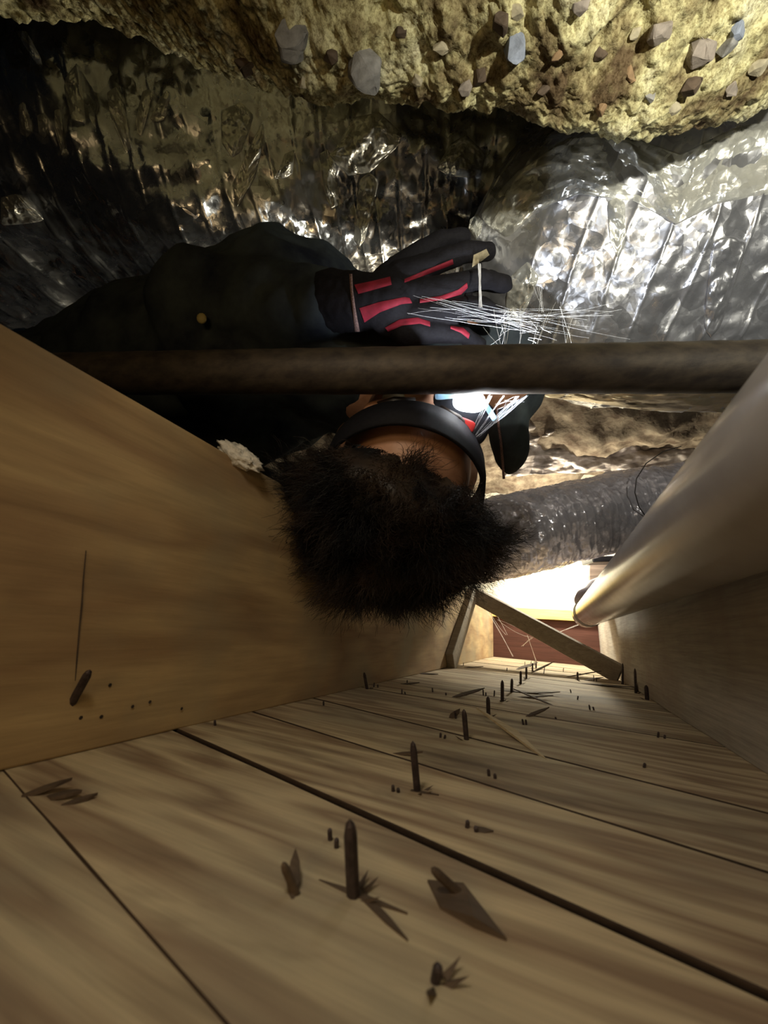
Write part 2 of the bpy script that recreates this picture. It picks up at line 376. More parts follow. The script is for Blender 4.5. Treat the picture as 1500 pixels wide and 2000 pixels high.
# ------------------------------------------------------------------ the floor boards
floor = thing('floor', 'underside of a plank subfloor with nail points sticking out', 'floor', kind='structure')
seams = [(-0.60, -0.68), (-0.46, -0.54), (-0.32, -0.40), (-0.17, -0.25), (-0.02, -0.10), (0.122, 0.045), (0.216, 0.1325), (0.292, 0.211), (0.385, 0.292), (0.498, 0.470), (0.585, 0.562), (0.675, 0.655), (0.765, 0.75), (0.855, 0.84), (0.945, 0.93), (1.035, 1.02), (1.125, 1.115), (1.215, 1.205), (1.305, 1.295), (1.395, 1.385), (1.485, 1.475), (1.575, 1.565), (1.67, 1.665)]
gaps = {5: -0.0006, 6: 0.0035, 7: 0.0026, 8: 0.0026, 9: 0.0030}
for i in range(len(seams) - 1):
    (l0, r0), (l1, r1) = seams[i], seams[i + 1]
    g0 = gaps.get(i, 0.0024) / 2; g1 = gaps.get(i + 1, 0.0024) / 2
    xa, xb = XL - 0.05, XR + 0.05
    def yy(l, r, x): return l + (r - l) * (x - XL) / (XR - XL)
    nx = 10; bot = []; topp = []
    for k in range(nx + 1):
        x = xa + (xb - xa) * k / nx
        bot.append((x, yy(l0, r0, x) + g0 + random.uniform(-.0003, .0003)))
    for k in range(nx + 1):
        x = xb - (xb - xa) * k / nx
        topp.append((x, yy(l1, r1, x) - g1 + random.uniform(-.0003, .0003)))
    v, f = prism(bot + topp, -0.02, random.uniform(-0.0008, 0.0004))
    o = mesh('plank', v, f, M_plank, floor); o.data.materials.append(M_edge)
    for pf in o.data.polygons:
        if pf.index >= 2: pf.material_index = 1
    bevel_obj(o, 0.0004, 1)
# sheathing paper above the boards closes the joints
v, f = prism([(XL - .1, -.8), (XR + .1, -.8), (XR + .1, 1.75), (XL - .1, 1.75)], -0.03, -0.0205)
mesh('underlay', v, f, M_joint, floor)

def nail(base, tip, r, parent=floor, name='nail', mat=None, flat=False):
    base, tip = Vector(base), Vector(tip); d = tip - base
    pts = [base - d.normalized() * 0.003, base + d * 0.80, base + d * 0.93, tip]
    return tube(name, pts, [r, r, r * 0.7, r * 0.08], mat or M_nail, parent, seg=8, smooth=False)
def up_tip(base, px, py):
    """tip of a shank over a base: same depth plane as the base"""
    c = M3.T @ (np.array(base) - CAM); return P(px, py, -c[2])
NL = [((690, 1748), (683, 1600), .0021), ((815, 1545), (806, 1447), .0019), ((911, 1445), (906, 1385), .0020), ((954, 1398), (953, 1360), .0020),
      ((981, 1370), (981, 1328), .0021), ((999, 1352), (1000, 1325), .002), ((1017, 1335), (1017, 1310), .002), ((1028, 1325), (1028, 1302), .002),
      ((1040, 1311), (1040, 1295), .002), ((1216, 1336), (1216, 1295), .0022), ((1242, 1353), (1240, 1305), .0022), ((1245, 1350), (1250, 1316), .0016),
      ((717, 1346), (711, 1313), .0020), ((1264, 1366), (1262, 1338), .0030), ((1128, 1328), (1128, 1312), .002), ((850, 1916), (857, 1884), .0012), ((1047, 1305), (1047, 1291), .002)]
def splinter(px, py, ang, ln, wd, lift, mat, name='splinter', z=0.0):
    """a torn sliver of board: a thin wedge raised at one end; ang in the floor plane"""
    c = F(px, py, z); d = Vector((math.cos(ang), math.sin(ang), 0)); s = Vector((-d.y, d.x, 0))
    a = c - d * ln / 2; e = c + d * ln / 2 + Vector((0, 0, lift))
    v = [a + s * wd * .1, a - s * wd * .1, a.lerp(e, .35) + s * wd * .5, a.lerp(e, .35) - s * wd * .5, a.lerp(e, .7) + s * wd * .35, a.lerp(e, .7) - s * wd * .4, e]
    v += [p + Vector((0, 0, -0.0012)) for p in v]
    f = [(0, 1, 3, 2), (2, 3, 5, 4), (4, 5, 6), (9, 10, 8, 7), (11, 12, 10, 9), (13, 12, 11)]
    rim = [0, 2, 4, 6, 5, 3, 1]
    for i in range(7):
        p, q = rim[i], rim[(i + 1) % 7]; f.append((p, p + 7, q + 7, q))
    return mesh(name, v, f, mat, floor)
for (bx, by), (tx, ty), r in NL:
    b0 = F(bx, by); nail(b0, up_tip(b0, tx, ty), r)
    if by > 1340 or by < 1338:   # torn fibres round the shank
        for k in range(3):
            a = random.uniform(0, 6.28); q = b0 + Vector((math.cos(a), math.sin(a), 0)) * r * 1.6
            mesh('splinter', [q + Vector((-.0015, -.0008, -.0005)), q + Vector((.0015, -.0008, -.0005)), q + Vector((0, .0015, -.0005)), q + Vector((math.cos(a) * .006, math.sin(a) * .006, .0025))],
                 [(0, 1, 3), (1, 2, 3), (2, 0, 3), (2, 1, 0)], M_splint, floor)
# staple points, in pairs
ST = [(645, 1640, 22), (657, 1655, 18), (768, 1547, 14), (778, 1549, 10), (860, 1441, 10), (868, 1443, 8), (955, 1516, 14), (967, 1521, 10), (912, 1618, 16), (930, 1626, 12),
      (1022, 1416, 12), (1028, 1416, 11), (1285, 1441, 12), (1298, 1443, 8), (1258, 1500, 10), (785, 1356, 10), (792, 1357, 6), (845, 1352, 9), (730, 1342, 9), (738, 1343, 6),
      (890, 1404, 16), (944, 1358, 12), (949, 1359, 7), (420, 1418, 12), (632, 1378, 9), (1152, 1386, 10), (1160, 1387, 7), (1128, 1366, 7), (965, 1360, 12), (871, 1358, 5),
      (1086, 1405, 5), (1160, 1330, 12), (1165, 1331, 8), (1036, 1303, 12), (1044, 1300, 12), (1062, 1316, 14), (1025, 1300, 8), (1115, 1352, 6), (795, 1335, 7), (905, 1300, 6), (990, 1310, 6), (1100, 1312, 8)]
for x, y, hh in ST:
    b0 = F(x, y); nail(b0, up_tip(b0, x + random.uniform(-2, 2), y - hh), 0.0009, name='staple_point')
for q in [(572, 1725, 2.2, .014, .004, .006), (795, 1476, .2, .020, .004, .004), (888, 1402, 1.0, .014, .008, .008), (1045, 1364, .4, .05, .010, .006), (1040, 1368, 2.6, .06, .006, .010),
          (1050, 1400, .7, .030, .007, .010), (915, 1362, .8, .05, .012, .012), (1010, 1352, .2, .06, .010, .002), (1060, 1356, .3, .05, .012, .006), (800, 1337, .6, .03, .01, .004),
          (830, 1316, .4, .05, .016, .002), (925, 1305, .6, .05, .014, .006), (1030, 1308, .9, .08, .02, .02), (1060, 1316, .5, .06, .014, .03), (1160, 1330, .2, .04, .014, .01),
          (90, 1548, .9, .016, .006, .005), (125, 1556, .4, .014, .008, .003), (155, 1565, 1.2, .012, .004, .002), (1190, 1340, .1, .10, .02, .004), (1140, 1325, .3, .08, .012, .02),
          (815, 1547, .1, .022, .003, .001), (935, 1622, .2, .012, .006, .001), (705, 1750, .0, .030, .0025, .0005), (735, 1775, -.5, .028, .003, .0005)]:
    splinter(*q, M_splint)
# long pale sliver and big torn chip
a, e = F(930, 1408), F(1075, 1489)
mid = a.lerp(e, .5) + Vector((0.004, 0.010, 0.004)); sd = Vector((0.002, 0.006, 0))
mesh('splinter', [a + Vector((0, 0, .012)), mid + sd, mid - sd, e, a + Vector((0, 0, .0105)), mid + sd - Vector((0, 0, .002)), mid - sd - Vector((0, 0, .002)), e - Vector((0, 0, .001))],
     [(0, 2, 1), (1, 2, 3), (4, 5, 6), (5, 7, 6), (0, 1, 5, 4), (1, 3, 7, 5), (3, 2, 6, 7), (2, 0, 4, 6)], M_splintp, floor)
ch = [F(835, 1722), F(905, 1742), F(990, 1838), F(925, 1812), F(860, 1775)]
v = [p + Vector((0, 0, .0006 + .0018 * (i % 2))) for i, p in enumerate(ch)] + [p - Vector((0, 0, .0015)) for p in ch]
mesh('splinter', v, [(0, 1, 2, 3, 4), (9, 8, 7, 6, 5)] + [(i, i + 5, (i + 1) % 5 + 5, (i + 1) % 5) for i in range(5)], M_splint, floor)
b0 = F(905, 1752); e = up_tip(b0, 842, 1695); nail(b0, e, 0.0014, name='splinter', mat=M_splint)
b0 = F(578, 1745); nail(b0, up_tip(b0, 552, 1684), 0.0012, name='splinter', mat=M_splint)

# ------------------------------------------------------------------ joists
def joist(name, x0, x1, y0, y1, mat, label, z1=HZ):
    """joist as a gently uneven sawn timber"""
    ny, nz = 60, 8
    o = thing(name, label, 'joist', kind='structure')
    ys = np.linspace(y0, y1, ny); bm = bmesh.new()
    prof = []
    for z in np.linspace(-0.0, z1, nz): prof.append((x0, z))
    for z in np.linspace(z1, 0.0, nz): prof.append((x1, z))
    rings = []
    for y in ys:
        r = []
        for (x, z) in prof:
            w = 0.0006 * math.sin(y * 17 + z * 9) + 0.0004 * math.sin(y * 53 + z * 31)
            r.append(bm.verts.new((x + w, y, z + (0.0008 * math.sin(y * 21) + random.uniform(-.0003, .0003) if z > z1 * .99 else 0))))
        rings.append(r)
    n_ = len(prof)
    for a, b_ in zip(rings, rings[1:]):
        for k in range(n_): bm.faces.new((a[k], a[(k + 1) % n_], b_[(k + 1) % n_], b_[k]))
    bm.faces.new(rings[0]); bm.faces.new(rings[-1])
    t = bmo('timber', bm, mat, o); bevel_obj(t, 0.0012)
    return o
jl = joist('floor_joist', XL - 0.038, XL, -0.75, YEND, M_joist, 'broad tan floor joist with a grey spike, left of the head')
jr = joist('floor_joist', XR, XR + 0.038, -0.75, YEND, M_joist2, 'grey floor joist behind the fat plastic pipe')
# spike, crack and wane on the left joist
b0 = ONX(143, 1368, XL); tp = ONX(158, 1303, XL) + Vector((0.012, -0.002, 0.0))
nail(b0, tp, 0.0022, jl)
v = []
cr = [(168, 1075, 1.0), (163, 1130, 1.4), (160, 1180, 1.8), (155, 1230, 1.6), (150, 1290, 1.5), (147, 1330, 0.8)]
L_, R_ = [], []
for x, y, w in cr:
    L_.append(ONX(x - w * 1.1, y, XL + 0.0005)); R_.append(ONX(x + w * 1.1, y, XL + 0.0005))
mesh('crack', L_ + R_, [(i, i + 1, i + 7, i + 6) for i in range(5)], M_splint, jl)
pts = [(140, 1370, 3), (110, 1382, 3), (84, 1392, 4), (76, 1408, 4), (82, 1420, 2), (100, 1424, 1)]
L_, R_ = [], []
for x, y, w in pts:
    L_.append(ONX(x - w, y - w, XL + 0.0005)); R_.append(ONX(x + w, y + w, XL + 0.0005))
mesh('torn_grain', L_ + R_, [(i, i + 1, i + 7, i + 6) for i in range(5)], M_splint, jl)
for x, y in [(259, 1380), (293, 1371), (215, 1338), (158, 1402), (198, 1400), (355, 1384), (560, 1060)]:
    c = ONX(x, y, XL + 0.0006)
    mesh('nail_hole', [c + Vector((0, .0011 * math.cos(t), .0011 * math.sin(t))) for t in [k * 1.047 for k in range(6)]], [tuple(range(6))], M_joint, jl)

# end of the bay: rim board, sill, foundation wall
rim = thing('wall_back', 'red-brown rim board under the glowing gap at the far end', 'wall', kind='structure')
o = board('rim_board', (XL - .1, YEND + .02, 0.075), (XR + .1, YEND + .02, 0.075), (0, 0, 1), 0.15, 0.038, M_red, rim)
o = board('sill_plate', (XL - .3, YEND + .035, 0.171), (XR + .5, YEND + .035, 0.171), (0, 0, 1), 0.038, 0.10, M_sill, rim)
fw = [(XL - 1.2, YEND + .02), (1.6, YEND + .02), (1.6, YEND + .25), (XL - 1.2, YEND + .25)]
v, f = prism(fw, 0.191, 1.3); mesh('foundation_face', v, f, M_wallc, rim)

# cross bridging
bt, bb = P(921, 1160, 1.18), P(1212, 1326, 1.09)
bt.x = XL + 0.004; bb = Vector((XR - 0.004, 1.10, 0.014))
t = board('bridging_brace', bt, bb, (0, -0.15, 1), 0.044, 0.018, M_brace)
tag(t, 'diagonal wooden brace crossing the bay down to the right joist', 'brace')
q0, q1 = ONX(872, 1298, XL), ONX(917, 1160, XL)
t = board('bridging_brace', q0 + Vector((0.009, 0, .004)), q1 + Vector((0.009, 0, 0)), (0, 1, 0.1), 0.05, 0.018, M_brace)
tag(t, 'short wooden brace flat against the left joist below the hair', 'brace')

# ------------------------------------------------------------------ plastic drain pipe
pv = thing('plastic_pipe', 'fat grey plastic drain pipe running along the right joist', 'pipe', P(1143, 1201, 1.05))
def sub(o, par):
    o.parent = par; o.matrix_parent_inverse = Matrix.Translation(-par.location); return o
A = P(1143, 1201, 1.05); B = Vector((0.0915, -0.03, CAMH + 0.070)); Dp = (B - A).normalized()
B2 = B + Dp * 0.45
def ptube(name, a, b_, r, mat, seg=48):
    k = 24
    return sub(tube(name, [a.lerp(b_, i / k) for i in range(k + 1)], r, mat, None, seg), pv)
ptube('pipe_barrel', A, B2, 0.0315, M_pvc)
ptube('end_collar', A, A + Dp * 0.004, 0.0330, M_pvc2)
ptube('coupling', A + Dp * 0.02, A + Dp * 0.10, 0.0342, M_pvc)
for k in (0.105, 0.115, 0.125): ptube('coupling_ring', A + Dp * k, A + Dp * (k + .005), 0.0328, M_pvc)
el = [P(1146, 1176, 1.10), P(1150, 1166, 1.12), P(1160, 1155, 1.14), P(1178, 1147, 1.17), P(1210, 1140, 1.20), P(1260, 1130, 1.24)]
sub(tube('elbow', el, 0.033, M_pvc2, None, 28), pv)

# ------------------------------------------------------------------ old iron pipe crossing the bay
a, e = P(-60, 733, 0.40), P(1560, 716, 0.305)
ip = thing('iron_pipe', 'straight rusty iron pipe crossing in front of the gloved hand', 'pipe', a)
n_ = 60
pl = [a.lerp(e, i / n_) for i in range(n_ + 1)]
o = tube('pipe_barrel', pl, [0.0203 + 0.00025 * math.sin(i * 2.1) for i in range(n_ + 1)], M_iron, None, 32)
o.parent = ip; o.matrix_parent_inverse = Matrix.Translation(-ip.location)

# ------------------------------------------------------------------ ground (the far side of the crawlspace)
gx = np.linspace(-1.5, 1.6, 240); gy = np.linspace(-0.7, 1.70, 200); GX, GY = np.meshgrid(gx, gy, indexing='ij')
PG = np.stack([GX * 4, GY * 4, GX * 0], -1)
_b = np.clip((GY - 0.80) / 0.55, 0, 1); _b = _b * _b * (3 - 2 * _b)
GZ = 1.12 - 0.40 * _b + 0.05 * fbm(PG, 3, 4) + 0.012 * fbm(PG * 6, 9, 3)
o = grid_mesh('ground', np.stack([GX, GY, GZ], -1), M_dirt); tag(o, 'uneven brown earth behind the ducts', 'ground', kind='structure')

# ------------------------------------------------------------------ rubble footing overhead
rf = thing('rubble_footing', 'crumbling yellow concrete full of stones above the foil ducts', 'rubble', (0, 0, 0))
edge_px = [(-150, 10), (120, 40), (300, 70), (450, 150), (620, 192), (760, 200), (880, 198), (980, 222), (1080, 246), (1180, 260), (1280, 262), (1380, 250), (1460, 222), (1560, 180), (1750, 90), (2000, 0)]
E3 = np.array([tuple(P(x, y, 0.40 + (0.05 if x < 500 else 0) + 0.03 * abs(x - 1100) / 900)) for x, y in edge_px])
def smooth_interp(t, xs, ys):
    return np.interp(t, xs, ys)
nu, nv = 860, 520
uu = np.linspace(E3[0, 0], E3[-1, 0], nu)
ye = np.interp(uu, E3[:, 0], E3[:, 1]); ze = np.interp(uu, E3[:, 0], E3[:, 2])
ker = np.ones(61) / 61
ye = np.convolve(np.pad(ye, 30, 'edge'), ker, 'valid'); ze = np.convolve(np.pad(ze, 30, 'edge'), ker, 'valid')
ye = np.minimum(ye, 0.40); vv = np.linspace(0, 1, nv)
V = np.zeros((nu, nv, 3)); Nn = np.zeros((nu, nv, 3))
for j, t in enumerate(vv):
    if t < 0.72:      # underside facing the boards
        s = t / 0.72
        y = -0.55 + (ye + 0.55) * s; z = ze + 0.02 - 0.02 * s + 0.03 * (1 - s); nrm = (0, 0.0, -1)
    else:             # the edge curls away
        s = (t - 0.72) / 0.28; an = s * math.pi * 0.62
        y = ye + 0.055 * math.sin(an) - 0.0 + 0 * ye; z = ze + 0.055 * (1 - math.cos(an)) + 0.75 * max(0, s - .35); nrm = (0, math.sin(an), -math.cos(an))
    V[:, j, 0] = uu; V[:, j, 1] = y; V[:, j, 2] = z; Nn[:, j] = nrm
def fix_edge():
    V[..., 1] -= 0.035; V[..., 2] -= 0.012
fix_edge()
pp = V.copy()
lump = fbm(pp * 9, 11, 3) * 0.014
ridge = (1 - np.abs(fbm(pp * 16, 23, 3))) * 0.010
pit = -np.clip(fbm(pp * 26, 31, 3) - 0.25, 0, 1) * 0.030
step = np.floor(fbm(pp * 13, 77, 2) * 3) * 0.0035
fine_ = fbm(pp * 90, 41, 4, 0.6) * 0.0022
blk = crumple(pp[..., 0] + .4 * pp[..., 2], pp[..., 1] - .5 * pp[..., 2], 13, 6, 3) * 0.015
mid_ = np.abs(fbm(pp * 48, 61, 3, 0.6)) * 0.0055
soft = 1 - 0.75 * np.clip((np.arange(nv) / nv - 0.66) / 0.06, 0, 1)[None, :]
disp = (lump * .7 + blk * 1.2 + ridge * .7 + pit + step * .6) * soft + mid_ + fine_ * 1.3
V += Nn * disp[..., None]
rub = grid_mesh('concrete_mass', V, M_rub, rf)
# stones set into it
Vf = V.reshape(-1, 3)
def surf_hit(px, py):
    C = (Vf - CAM) @ M3; sx = 750 + FPX * C[:, 0] / -C[:, 2]; sy = 1000 - FPX * C[:, 1] / -C[:, 2]
    dd = (sx - px) ** 2 + (sy - py) ** 2; k = np.where(dd < 36)[0]
    if len(k) == 0: k = [int(np.argmin(dd))]
    k = min(k, key=lambda i: -C[i, 2]); return Vector(Vf[k]), -C[k, 2]
from mathutils import noise as mnoise
def stone(px, py, w, h, mi, ang=0.0, label=None, rough=0.10, proud=-0.15, thick=0.8, lowpoly=2):
    c, d = surf_hit(px, py)
    bm = bmesh.new(); s = random.uniform(0, 50)
    for _ in range(16 if w < 60 else 34):
        q_ = Vector((random.gauss(0, 1), random.gauss(0, 1), random.gauss(0, 1))).normalized() * random.uniform(.8, 1.15); bm.verts.new(q_)
    hull = bmesh.ops.convex_hull(bm, input=bm.verts[:]); bmesh.ops.delete(bm, geom=[g for g in hull['geom_interior'] if isinstance(g, bmesh.types.BMVert)], context='VERTS')
    bmesh.ops.bevel(bm, geom=bm.edges[:], offset=0.05, segments=1, affect='EDGES')
    for vtx in bm.verts:
        p = vtx.co; k = 1 + rough * mnoise.noise(p * 1.3 + Vector((s, 0, 0))) + rough * 0.3 * mnoise.noise(p * 4 + Vector((s, 3, 0)))
        q = Vector((max(-.82, min(.82, p.x)), max(-.82, min(.82, p.y)), p.z)) * k
        vtx.co = q
    sx, sy = w / 2 * d / FPX, h / 2 * d / FPX; sz = (sx + sy) / 2 * thick
    Rc = Matrix(M3.tolist()).to_3x3() @ Matrix.Rotation(ang, 3, 'Z')
    for vtx in bm.verts:
        vtx.co = c + Rc @ Vector((vtx.co.x * sx, vtx.co.y * sy, vtx.co.z * sz + sz * proud))
    o = bmo('stone', bm, M_stones[mi], rf, smooth=(lowpoly > 2))
    if label: o['label'] = label
for q in [(718, 136, 84, 78, 0, .2, 'rounded grey stone with a rough face'), (1003, 88, 52, 92, 1, .3, 'blue-grey angular flake'), (975, 38, 40, 52, 4, 0, None), (1178, 216, 36, 26, 2, 0, 'round brown pebble'),
          (1418, 78, 46, 44, 0, .4, None), (1445, 60, 44, 50, 1, -.5, None), (1355, 165, 44, 40, 4, .6, 'dark pointed stone'), (1234, 140, 30, 34, 2, .3, None), (1375, 95, 60, 56, 5, .1, None),
          (930, 150, 46, 40, 4, .4, None), (905, 175, 38, 28, 5, 0, None), (1135, 10, 46, 26, 5, 0, None), (812, 158, 30, 24, 3, 0, None), (570, 80, 80, 60, 0, .3, None), (650, 110, 36, 30, 4, 0, None),
          (480, 135, 50, 34, 4, .2, None), (860, 90, 40, 26, 3, 0, None), (1060, 175, 44, 22, 4, .5, None), (1290, 60, 60, 34, 5, .2, None), (1480, 130, 40, 30, 3, 0, None), (1240, 60, 26, 22, 3, 0, None),
          (1090, 110, 28, 24, 2, .3, None), (1320, 215, 40, 20, 3, .2, None), (780, 60, 30, 26, 4, 0, None), (1180, 100, 34, 24, 4, 0.2, None), (590, 165, 26, 20, 3, 0, None), (1270, 195, 26, 20, 0, 0, None), (1430, 170, 30, 26, 5, 0, None), (1010, 20, 36, 30, 3, 0, None)]:
    stone(*q[:6], label=q[6])

# ------------------------------------------------------------------ foil ducts
dl = thing('foil_duct', 'long slack foil duct behind the gloved hand, dark at its left end', 'duct', P(300, 380, 0.72))
def kid(o, par):
    o.parent = par; o.matrix_parent_inverse = Matrix.Translation(-par.location); return o
kid(duct('foil_jacket', [P(-420, 400, 1.09), P(-150, 385, 1.04), P(150, 375, 0.99), P(450, 375, 0.95), P(750, 358, 0.94), P(1010, 350, 0.93), P(1120, 350, 0.93)], [0.33, 0.32, 0.30, 0.25, 0.22, 0.19, 0.18], M_foil, None,
         rib=0.046, slant=0.3, rib_amp=0.004, cr=0.012, cscale=12, seed=3, nu=640, nv=260, loose=0.03), dl)
dr = thing('foil_duct', 'big foil duct at the right reflecting the headlamp', 'duct', P(1250, 500, 0.70))
kid(duct('foil_jacket', [P(985, 440, 0.81), P(1070, 490, 0.79), P(1220, 522, 0.77), P(1400, 512, 0.74), P(1650, 470, 0.70), P(2000, 420, 0.68)], [0.17, 0.245, 0.262, 0.272, 0.28, 0.28], M_foil_r, None,
         rib=0.042, slant=0.25, rib_amp=0.0026, cr=0.010, cscale=15, seed=8, nu=560, nv=300, loose=0.0), dr)
ds = thing('foil_duct', 'small purple-grey foil duct above the glowing far end', 'duct', P(1150, 1020, 1.15))
kid(duct('foil_jacket', [P(800, 1090, 1.06), P(900, 1065, 1.08), P(1100, 1022, 1.10), P(1300, 985, 1.10), P(1520, 945, 1.10)], [0.100, 0.112, 0.113, 0.113, 0.113], M_foil_far, None,
         rib=0.022, slant=0.1, rib_amp=0.0016, cr=0.006, cscale=26, seed=12, nu=520, nv=180, loose=0.0), ds)

def bvh_of(par):
    from mathutils.bvhtree import BVHTree
    if par.name not in _trees:
        me = [c_ for c_ in par.children if c_.name.startswith('foil_jacket')][0].data
        _trees[par.name] = BVHTree.FromPolygons([tuple(q.co) for q in me.vertices], [tuple(q.vertices) for q in me.polygons])
    return _trees[par.name]
_trees = {}
def fold(par, outline, d, seed, name='foil_fold', amp=0.006, mat=None, tilt=0.0, n=46, scale=60, bulge=0.012):
    """a loose crumpled flap of film: a strip between two edges, standing off the duct"""
    la, lb = outline; d = d * (1.30 if par is dl else 1.10)
    ta = np.linspace(0, 1, n); ia = np.linspace(0, 1, len(la)); ib = np.linspace(0, 1, len(lb)); sw = np.linspace(0, 1, n)
    ax_, ay_ = [np.interp(ta, ia, [q[k] for q in la]) for k in (0, 1)]; bx_, by_ = [np.interp(ta, ib, [q[k] for q in lb]) for k in (0, 1)]
    X_ = ax_[:, None] * (1 - sw) + bx_[:, None] * sw; Y_ = ay_[:, None] * (1 - sw) + by_[:, None] * sw
    V = np.zeros((n, n, 3)); tree = bvh_of(par)
    for i in range(n):
        last = d
        for j in range(n):
            dr_ = P(X_[i, j], Y_[i, j], 1.0) - Vector(CAM); h = tree.ray_cast(Vector(CAM), dr_.normalized())
            if h[0] is not None: last = (h[0] - Vector(CAM)).length / dr_.length
            V[i, j] = Vector(CAM) + dr_ * last
    vd = -(V.mean((0, 1)) - CAM); vd /= np.linalg.norm(vd)
    U, W = np.meshgrid(ta, sw, indexing='ij')
    Lu = np.linalg.norm(V[-1, n // 2] - V[0, n // 2]); Lw = np.linalg.norm(V[n // 2, -1] - V[n // 2, 0])
    env = (np.sin(np.pi * W) * np.sin(np.pi * U)) ** 0.5
    rag = crumple(U * Lu, W * Lw, scale, seed, 3)
    hh = (rag * amp + bulge * (0.7 + 0.6 * crumple(U * Lu, W * Lw, scale * .4, seed + 7, 1))) * env + 0.001 - 0.004 * (1 - np.minimum(1, env * 4))
    V = V + hh[..., None] * vd
    o = grid_mesh(name, V, mat or M_foil_fold, None)
    return kid(o, par)
# left duct folds
FB = 0.555
for k, (o1, o2, d) in enumerate([
    ([(128, 150), (150, 122), (160, 160)], [(124, 170), (140, 235), (168, 245)], .585),
    ([(208, 180), (226, 168), (240, 190)], [(214, 225), (246, 300), (258, 290)], .57),
    ([(278, 178), (290, 172), (300, 180)], [(264, 232), (268, 262), (276, 270)], .56),
    ([(312, 190), (326, 176), (332, 180)], [(292, 232), (300, 240), (322, 236)], .555),
    ([(430, 215), (470, 198), (498, 225)], [(432, 280), (452, 308), (470, 300)], .54),
    ([(500, 260), (512, 240), (518, 262)], [(452, 360), (462, 408), (500, 345)], .525),
    ([(36, 205), (44, 198), (50, 220)], [(38, 262), (52, 270), (60, 262)], .57),
    ([(72, 225), (84, 220), (92, 230)], [(76, 262), (88, 270), (94, 262)], .57),
    ([(106, 215), (116, 212), (120, 222)], [(106, 250), (120, 305), (128, 300)], .565),
    ([(0, 385), (30, 378), (60, 400)], [(0, 442), (50, 438), (90, 432)], .55),
    ([(30, 60), (50, 60), (60, 75)], [(48, 90), (66, 118), (82, 116)], .60),
    ([(545, 330), (556, 300), (576, 290)], [(532, 350), (556, 348), (572, 340)], .53),
    ([(650, 300), (690, 228), (740, 218), (790, 262)], [(636, 300), (680, 345), (720, 340), (775, 290)], .525),
    ([(622, 300), (640, 290), (655, 320)], [(636, 390), (648, 408), (664, 400)], .522),
    ([(700, 350), (722, 335), (742, 350)], [(690, 470), (702, 484), (712, 470)], .515),
    ([(880, 280), (910, 262), (950, 300)], [(850, 330), (880, 345), (940, 350)], .545),
    ]): fold(dl, (o1, o2), d, 60 + k, tilt=-0.012 if k % 2 else 0.006)
# right duct: the loose crumpled wrap along its far shoulder, and tape folds
fold(dr, ([(925, 425), (1010, 335), (1110, 268), (1220, 262), (1330, 300), (1430, 250), (1530, 225)], [(990, 470), (1050, 410), (1130, 380), (1240, 395), (1320, 440), (1400, 400), (1530, 380)]), .5, 90, n=150, scale=26, amp=0.011, bulge=0.010)
for k, (o1, o2, d) in enumerate([
    ([(1186, 392), (1204, 384), (1222, 396)], [(1190, 470), (1206, 505), (1222, 480)], .452),
    ([(1392, 466), (1428, 458), (1462, 468)], [(1372, 640), (1388, 662), (1408, 640)], .428),
    ([(918, 428), (932, 418), (944, 432)], [(914, 445), (930, 468), (940, 455)], .50),
    ([(995, 540), (1030, 510), (1055, 540)], [(985, 600), (1010, 635), (1030, 600)], .475),
    ]): fold(dr, (o1, o2), d, 190 + k, mat=M_foil_r if k in (1, 4) else M_foil_fold, scale=40, bulge=0.006)
# joining sleeve at the mouth of the big duct, tape
# underside of the big duct, its warm light put into the foil colour
k = fold(dr, ([(1010, 766), (1120, 760), (1240, 760), (1460, 756)], [(1035, 772), (1150, 786), (1260, 802), (1440, 806)]), .50, 130, name='warm_lit_underside', mat=M_foil_warm, scale=30)

# ------------------------------------------------------------------ crumpled plastic on the earth, wire, post
n_ = 120
sa, sb = P(1015, 822, 1.30), P(1440, 800, 1.34); sc_, sd_ = P(985, 930, 1.36), P(1440, 910, 1.38)
U, W = np.meshgrid(np.linspace(0, 1, n_), np.linspace(0, 1, n_), indexing='ij')
c4 = [np.array(tuple(q)) for q in (sa, sb, sc_, sd_)]
V = (c4[0] * ((1 - U) * (1 - W))[..., None] + c4[1] * (U * (1 - W))[..., None] + c4[2] * ((1 - U) * W)[..., None] + c4[3] * (U * W)[..., None])
hh = crumple(U * 0.9, W * 0.3, 11, 5, 4) * 0.022
V[..., 1] -= hh; V[..., 2] -= hh * 0.6
o = grid_mesh('plastic_sheet', V, M_sheet); tag(o, 'crumpled dusty grey plastic sheet on earth between the ducts', 'sheet')
sdm = o.modifiers.new('thick', 'SOLIDIFY'); sdm.thickness = 0.002
w = tube('wire', [P(1330, 872, .96), P(1295, 882, 0.95), P(1262, 905, 0.945), P(1243, 935, 0.94), P(1240, 962, 0.94), P(1248, 990, 0.95), P(1262, 1010, 0.98)], 0.0012, M_wire, None, 8)
tag(w, 'thin dark wire curling in front of the small foil duct', 'wire')
po = thing('wood_block', 'dark brown block with a shiny black cap behind the plastic pipe', 'block', P(1180, 1118, 1.35))
kid(board('block', P(1185, 1100, 1.40), P(1185, 1175, 1.40), (1, 0, 0), 0.115, 0.06, M_rotwood), po)
kid(board('black_cap', P(1146, 1096, 1.33), P(1232, 1093, 1.33), (0, 0, 1), 0.020, 0.08, M_black, bev=0.004), po)

